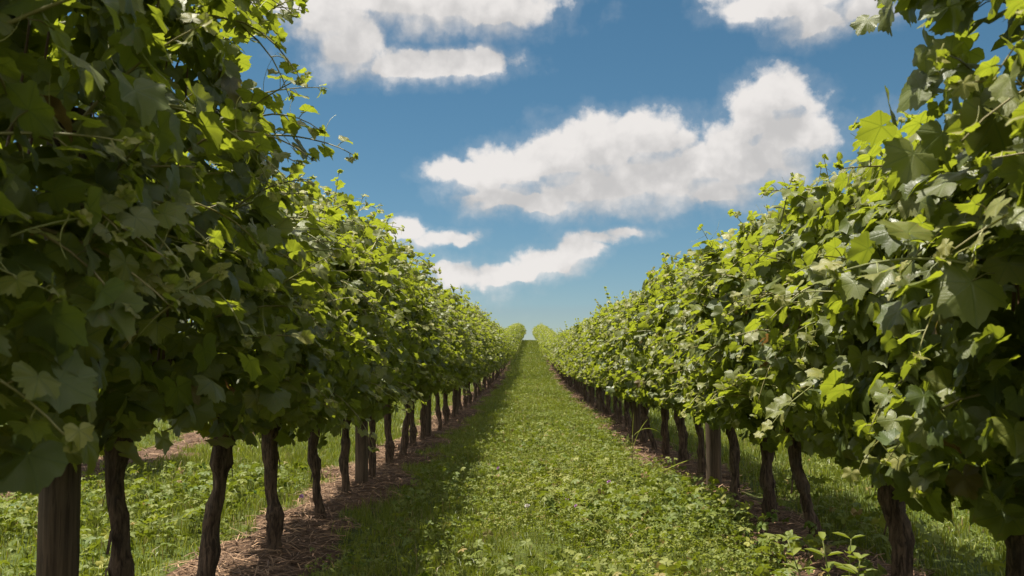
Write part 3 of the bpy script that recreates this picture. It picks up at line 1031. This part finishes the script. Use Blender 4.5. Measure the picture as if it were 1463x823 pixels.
def build_cover():
    rng = R(5)
    g = MB()
    # the mown path between the rows: finer and thinner with distance
    for (y0, y1, dens, wd, hs) in ((1.6, 5, 3400, 0.0032, 1.0), (5, 9, 2600, 0.004, 1.0), (9, 16, 2000, 0.0055, 1.1), (16, 30, 950, 0.009, 1.1),
                                   (30, 60, 330, 0.016, 1.15), (60, 128, 110, 0.03, 1.3)):
        x, y = scatter(rng, -1.25, 1.45, y0, y1, dens)
        k = (strip(x, y) < rng.uniform(0.15, 0.75, len(x)))
        x, y = x[k], y[k]
        tall = 0.5 + 0.9 * vnoise(x, y, 0.55, 22)
        h = rng.uniform(0.035, 0.095, len(x)) * hs * tall
        blades(g, x, y, h, np.full(len(x), wd) * rng.uniform(0.7, 1.4, len(x)), rng, 0.55, 0.06)
    # alleys on the far side of each row
    for (x0, x1, s) in ((-6.4, -1.5, 1), (1.75, 6.4, 1)):
        for (y0, y1, dens, wd) in ((1.5, 7, 1100, 0.006), (7, 14, 700, 0.008), (14, 28, 220, 0.013), (28, 60, 60, 0.025)):
            x, y = scatter(rng, x0, x1, y0, y1, dens)
            k = (strip(x, y) < rng.uniform(0.15, 0.75, len(x)))
            x, y = x[k], y[k]
            h = rng.uniform(0.05, 0.13, len(x)) * (0.5 + 0.9 * vnoise(x, y, 0.7, 23))
            blades(g, x, y, h, np.full(len(x), wd) * rng.uniform(0.7, 1.3, len(x)), rng, 0.5, 0.06, 0.15 if x0 < 0 else 0)
    # longer bents along the edges of the mulch and here and there
    x, y = scatter(rng, -1.2, 1.4, 2.0, 20, 16)
    k = strip(x, y) < 0.7
    blades(g, x[k], y[k], rng.uniform(0.10, 0.24, k.sum()), np.full(k.sum(), 0.004), rng, 0.45, 0.3, 0.1)
    # tufts: many blades spreading from one root
    for (x0, x1, y0, y1, dens, nb, hh, wd) in ((-1.15, 1.35, 1.8, 7, 26, 26, 0.13, 0.0035), (-1.15, 1.35, 7, 14, 16, 18, 0.14, 0.006), (-1.15, 1.35, 14, 32, 7, 12, 0.15, 0.011),
                                               (-1.15, 1.35, 32, 120, 2.2, 8, 0.17, 0.03), (-4.2, -1.75, 2, 12, 10, 16, 0.14, 0.006), (1.75, 4.0, 2.5, 10, 10, 14, 0.15, 0.007)):
        x, y = scatter(rng, x0, x1, y0, y1, dens)
        k = strip(x, y) < 0.45
        x, y = np.repeat(x[k], nb), np.repeat(y[k], nb)
        big = np.repeat(rng.uniform(0.45, 1.15, k.sum()) ** 1.3, nb)
        x, y = x + rng.normal(0, 0.022, len(x)), y + rng.normal(0, 0.022, len(x))
        blades(g, x, y, hh * big * rng.uniform(0.5, 1.1, len(x)), np.full(len(x), wd) * rng.uniform(.7, 1.3, len(x)), rng, 0.65, 0.08, 0.06)
    o = g.build('grass', M_GRASS)
    tag(o, 'short mown grass covering the path and the alleys between vine rows', 'grass', kind='stuff')

    c = MB()
    for (x0, x1, y0, y1, dens, sz) in ((-1.0, 1.4, 1.8, 6, 1150, 1.0), (-1.0, 1.4, 6, 11, 900, 1.0), (-1.0, 1.35, 11, 20, 420, 1.1), (-1.0, 1.35, 20, 36, 110, 1.35),
                                       (-4.0, -1.7, 2, 9, 420, 1.3), (1.8, 4.0, 3, 9, 160, 1.2)):
        x, y = scatter(rng, x0, x1, y0, y1, dens)
        pn = vnoise(x, y, 0.6, 31) * 0.6 + vnoise(x, y, 0.22, 32) * 0.4
        bias = np.clip((x + 0.5) * 0.22, -0.15, 0.25)
        k = (strip(x, y) < rng.uniform(0.05, 0.7, len(x))) & (pn + bias > rng.uniform(0.28, 0.62, len(x)))
        x, y = x[k], y[k]
        clover(c, x, y, rng.uniform(0.011, 0.024, len(x)) * sz, 0.015 + (0.05 + 0.13 * np.clip(vnoise(x, y, 0.35, 33) * 1.6 - 0.5, 0, 1)) * rng.uniform(0.2, 1, len(x)), rng, 3, 0.60)
    # broad low weeds, thicker on the right of the path and behind the left row
    for (x0, x1, y0, y1, dens, sz) in ((0.1, 1.35, 2.5, 8, 330, 1.0), (-0.9, 0.1, 2.5, 8, 130, 0.9), (-3.6, -1.85, 3, 8, 220, 1.15), (-0.6, 1.3, 8, 14, 90, 0.95), (0.95, 1.6, 3.2, 9, 170, 1.1), (1.3, 2.2, 3.2, 7, 110, 1.2)):
        x, y = scatter(rng, x0, x1, y0, y1, dens)
        k = ((strip(x, y) < 0.5) | ((x > 0.9) & (rng.random(len(x)) < 0.15))) & (vnoise(x, y, 0.45, 41) > 0.42)
        x, y = x[k], y[k]
        clover(c, x, y, rng.uniform(0.018, 0.041, len(x)) * sz, rng.uniform(0.03, 0.19, len(x)), rng, 5, 0.45)
    o = c.build('ground_cover', M_HERB)
    tag(o, 'clover and low broad leaved weeds mixed into the path grass', 'ground cover', kind='stuff')

    s = MB()
    for rx in ROWS[:3]:
        for (y0, y1, dens, k0) in ((1.5, 10, 1000, 1.0), (10, 22, 350, 1.5), (22, 50, 60, 2.5)):
            x, y = scatter(rng, rx - 0.65, rx + 0.65, y0, y1, dens * (1 if rx > -3 else 0.5))
            k = strip(x, y) > rng.uniform(0.3, 0.9, len(x))
            x, y = x[k], y[k]
            n = len(x)
            z = ground_z(x, y) + np.abs(rng.normal(0.006, 0.012, n))
            a = rng.uniform(0, PI, n)
            L = rng.uniform(0.04, 0.20, n) * k0 ** 0.4
            wv = rng.uniform(0.002, 0.006, n) * k0
            d = np.stack([np.cos(a), np.sin(a), rng.normal(0, 0.13, n)], 1) * (L / 2)[:, None]
            sd = np.stack([-np.sin(a), np.cos(a), rng.normal(0, 0.3, n)], 1) * wv[:, None] / 2
            p = np.stack([x, y, z], 1)
            mid = p + np.array([0, 0, 1]) * (L * rng.uniform(0, 0.12, n))[:, None]
            V = np.stack([p - d - sd, p - d + sd, mid - sd, mid + sd, p + d - sd, p + d + sd], 1).reshape(-1, 3)
            T = (np.array([(0, 1, 3), (0, 3, 2), (2, 3, 5), (2, 5, 4)])[None] + (np.arange(n) * 6)[:, None, None]).reshape(-1, 3)
            C = np.stack([rng.beta(1.4, 1.6, n), (rng.random(n) < 0.35) * rng.uniform(0.3, 1, n), np.zeros(n)], 1)
            s.add(V, T, None, np.repeat(C, 6, 0))
    o = s.build('straw_mulch', M_STRAW)
    tag(o, 'loose brown straw and dry clippings lying under the vine rows', 'straw mulch', kind='stuff')


build_cover()


# ------------------------------------------------------------------ single weeds and flowers
def ground_at(px, py):
    """where the sight line through this place of the picture meets the ground"""
    v = px_dir(px, py)
    t = 1.0
    for _ in range(4000):
        q = v * t
        if CAM_H + q[2] <= float(slope_int(q[1])):
            break
        t += 0.01 + t * 0.001
    return float(q[0]), float(q[1])


def weed(px, py, h, n, lw, label, seed, spread=0.5, x=None, y=None):
    if x is None:
        x, y = ground_at(px, py)
    rng = R(seed)
    e = empty('weed_plant', (x, y, float(ground_z(x, y))))
    tag(e, label, 'weed')
    st, lf = MB(), MB()
    P, Nn, D, L, W, C = [], [], [], [], [], []
    for k in range(max(1, n // 8)):
        path = shoot_path((rng.normal(0, 0.015), rng.normal(0, 0.015), -0.02), (rng.normal(0, 0.25), rng.normal(0, 0.2), 1), h * rng.uniform(0.65, 1.0), 9, rng, (0, 0, 0.8), 0.06)
        st.tube(path, np.linspace(0.0045, 0.002, 9), 6, (0.1, 0.3, 0))
        for q in range(8):
            f = 0.15 + 0.85 * q / 7
            pos = np.array([np.interp(f, np.linspace(0, 1, 9), path[:, i]) for i in range(3)])
            a = q * PI / 2 + rng.normal(0, 0.3) + k
            for sg in (0, PI):
                d = np.array([math.cos(a + sg), math.sin(a + sg), 0.35 + 0.5 * f + rng.normal(0, 0.15)])
                P.append(pos); D.append(d); Nn.append(np.array([-d[0] * 0.4, -d[1] * 0.4, 1.0]))
                l = lw * (1.15 - 0.55 * f) * rng.uniform(0.8, 1.2)
                L.append(l); W.append(l * 0.42); C.append((rng.uniform(0.3, 0.9), rng.uniform(0, 0.25), 0))
    ovals(lf, *[np.array(v) for v in (P, Nn, D, L, W, C)])
    st.build('stem', M_STEM, e)
    lf.build('foliage', M_HERB, e)
    return e


def broad_weed(px, py, n, ls, label, seed):
    x, y = ground_at(px, py)
    rng = R(seed)
    e = empty('weed_plant', (x, y, float(ground_z(x, y))))
    tag(e, label, 'weed')
    st, lf = MB(), MB()
    for k in range(n):
        a = k * 2.4 + rng.normal(0, 0.2)
        d = np.array([math.cos(a), math.sin(a), rng.uniform(0.5, 1.2)])
        pth = shoot_path((0, 0, -0.02), d, ls * rng.uniform(0.6, 1.2), 5, rng, (0, 0, -2), 0.04)
        st.tube(pth, np.linspace(0.004, 0.0025, 5), 5, (0.1, 0.2, 0))
        dd = unit(d * np.array([1, 1, 0.1]))
        ovals(lf, pth[[-1]], np.array([[-dd[0] * .2, -dd[1] * .2, 1.0]]) + rng.normal(0, .12, (1, 3)), dd[None], np.array([ls]) * rng.uniform(.8, 1.2), np.array([ls * 0.72]), np.array([[rng.uniform(.3, .8), .1, 0]]))
    st.build('stem', M_STEM, e)
    lf.build('foliage', M_HERB, e)


def tall_grass(px, py, h, dirs, label, seed, w=0.016):
    x, y = ground_at(px, py)
    rng = R(seed)
    e = empty('grass_plant', (x, y, float(ground_z(x, y))))
    tag(e, label, 'grass plant')
    st, lf = MB(), MB()
    pth = shoot_path((0, 0, -0.02), (0.03, 0, 1), h * 0.85, 8, rng, (0, 0, 0.5), 0.03)
    st.tube(pth, np.linspace(0.004, 0.002, 8), 6, (0.1, 0.3, 0))
    for (f, dx, dy, dz, ln, bend) in dirs:
        pos = np.array([np.interp(f, np.linspace(0, 1, 8), pth[:, i]) for i in range(3)])
        p = shoot_path(pos, (dx, dy, dz), ln, 12, rng, (0, 0, -bend), 0.02)
        t = np.linspace(0, 1, 12)
        ww = w * np.sin(PI * (0.12 + 0.88 * t)) ** 0.7 + 0.0006
        tan = unit(np.gradient(p, axis=0))
        sd = unit(np.cross(tan, np.array([0, 0, 1.0])))
        up = np.cross(sd, tan)
        V = np.stack([p - sd * ww[:, None] / 2 + up * ww[:, None] * 0.18, p, p + sd * ww[:, None] / 2 + up * ww[:, None] * 0.18], 1).reshape(-1, 3)
        T = []
        for i in range(11):
            b = i * 3
            T += [(b, b + 1, b + 4), (b, b + 4, b + 3), (b + 1, b + 2, b + 5), (b + 1, b + 5, b + 4)]
        lf.add(V, T, None, (0.75, 0.15, 0))
    st.build('stem', M_STEM, e)
    lf.build('foliage', M_GRASS, e)


def sucker(px, py, n, size, label, seed):
    x, y = ground_at(px, py)
    rng = R(seed)
    e = empty('vine_sucker', (x, y, float(ground_z(x, y))))
    tag(e, label, 'vine sucker')
    sb, mb = MB(), MB()
    leaves, stems = [], []
    for k in range(n):
        pth = shoot_path((0, 0, -0.02), (rng.normal(-0.15, 0.35), rng.normal(-0.2, 0.3), 1), rng.uniform(0.16, 0.30), 8, rng, (0, 0, -1), 0.1)
        dress_shoot(pth, rng, leaves, stems, size, size * 0.5, 0.07, (-0.3, -0.7, 0.4), 0.35, True, 0.004)
    place(mb, LEAF_HI, *[np.array(v, float) for v in zip(*leaves)], rng)
    for (pa, ra, sd, cc) in stems:
        sb.tube(pa, ra, sd, cc, cap=False)
    sb.build('stem', M_STEM, e)
    mb.build('foliage', M_LEAF, e)


weed(1205, 940, 0.53, 40, 0.10, 'leafy upright weed with paired pointed leaves in front of a thick dark vine trunk', 1)
broad_weed(1152, 806, 5, 0.13, 'low weed with a few very broad flat leaves at the right edge of the path', 2)
broad_weed(925, 795, 7, 0.075, 'rosette of pale grey green leaves in the right half of the path', 3)
sucker(1052, 752, 2, 0.06, 'yellow green sucker shoot at the foot of a right row trunk', 4)
tall_grass(903, 700, 0.52, [(0.55, -0.15, 0, 1, 0.24, 1.5), (0.7, 0.25, 0, 1, 0.30, 3.5), (0.85, 0.05, 0, 1, 0.26, 0.5), (0.95, 0.5, 0, .8, 0.26, 7)],
           'tall grass plant with upright broad blades against the right row trunks', 5, 0.022)
tall_grass(940, 695, 0.22, [(0.5, 0.8, 0, 0.45, 0.38, 0.8), (0.6, 0.6, -0.1, 0.5, 0.2, 9), (0.4, -0.7, 0, .6, 0.22, 4)],
           'short grass plant with one long blade slanting up towards the right row', 6, 0.022)
weed(395, 722, 0.16, 16, 0.05, 'small weed at the edge of the straw between two left row trunks', 8)


def flower_mat(name, c1, c2):
    m, N = new_mat(name)
    at = N.new('ShaderNodeAttribute', attribute_name='tone')
    r, _, _ = N.sep(at.outputs['Vector'])
    return finish(m, N, principled(N, N.mix(r, c1, c2), 0.6, 0.3))


M_MAUVE = flower_mat('mauve_petal', (0.33, 0.13, 0.36), (0.62, 0.38, 0.62))
M_WHITE = flower_mat('white_petal', (0.55, 0.50, 0.46), (0.82, 0.78, 0.72))


def flower(px, py, label, mat, seed, hs=0.011, h=0.11, group='clover flowers in the grass'):
    x, y = ground_at(px, py)
    y -= 0.0
    rng = R(seed)
    e = empty('clover_flower', (x, y, float(ground_z(x, y))))
    tag(e, label, 'flower', group)
    st, hd = MB(), MB()
    pth = shoot_path((0, 0, -0.01), (rng.normal(0, .15), rng.normal(0, .15), 1), h, 6, rng, (0, 0, 0), 0.05)
    st.tube(pth, np.full(6, 0.0014), 5, (0.1, 0.3, 0))
    n = 70
    i = np.arange(n) + 0.5
    ph = np.arccos(1 - 1.7 * i / n)
    th = PI * (1 + 5 ** 0.5) * i
    D = np.stack([np.cos(th) * np.sin(ph), np.sin(th) * np.sin(ph), np.cos(ph)], 1)
    ovals(hd, pth[-1] + D * hs * 0.35, np.cross(D, rng.normal(0, 1, (n, 3))), D, np.full(n, hs) * rng.uniform(.7, 1.1, n), np.full(n, hs * 0.5), np.stack([rng.random(n)] * 3, 1))
    st.build('stem', M_STEM, e)
    hd.build('flower_head', mat, e)


for k, (px, py, lab, mt, hs) in enumerate([
    (870, 712, 'mauve clover flower at the right of the path, below the tall grass plant', M_MAUVE, 0.013),
    (753, 752, 'pale pink clover flower in the middle of the path, left of a close pair', M_WHITE, 0.013),
    (828, 752, 'pale mauve clover flower of a close pair, the one with the lighter head', M_MAUVE, 0.011),
    (816, 740, 'darker mauve clover flower of a close pair in the middle of the path', M_MAUVE, 0.011),
    (711, 694, 'greyish mauve flower on the shadow edge of the path', M_MAUVE, 0.013),
    (434, 746, 'violet flower on the straw between two trunks of the left row', M_MAUVE, 0.013),
]):
    flower(px, py, lab, mt, 70 + k, hs, 0.135)
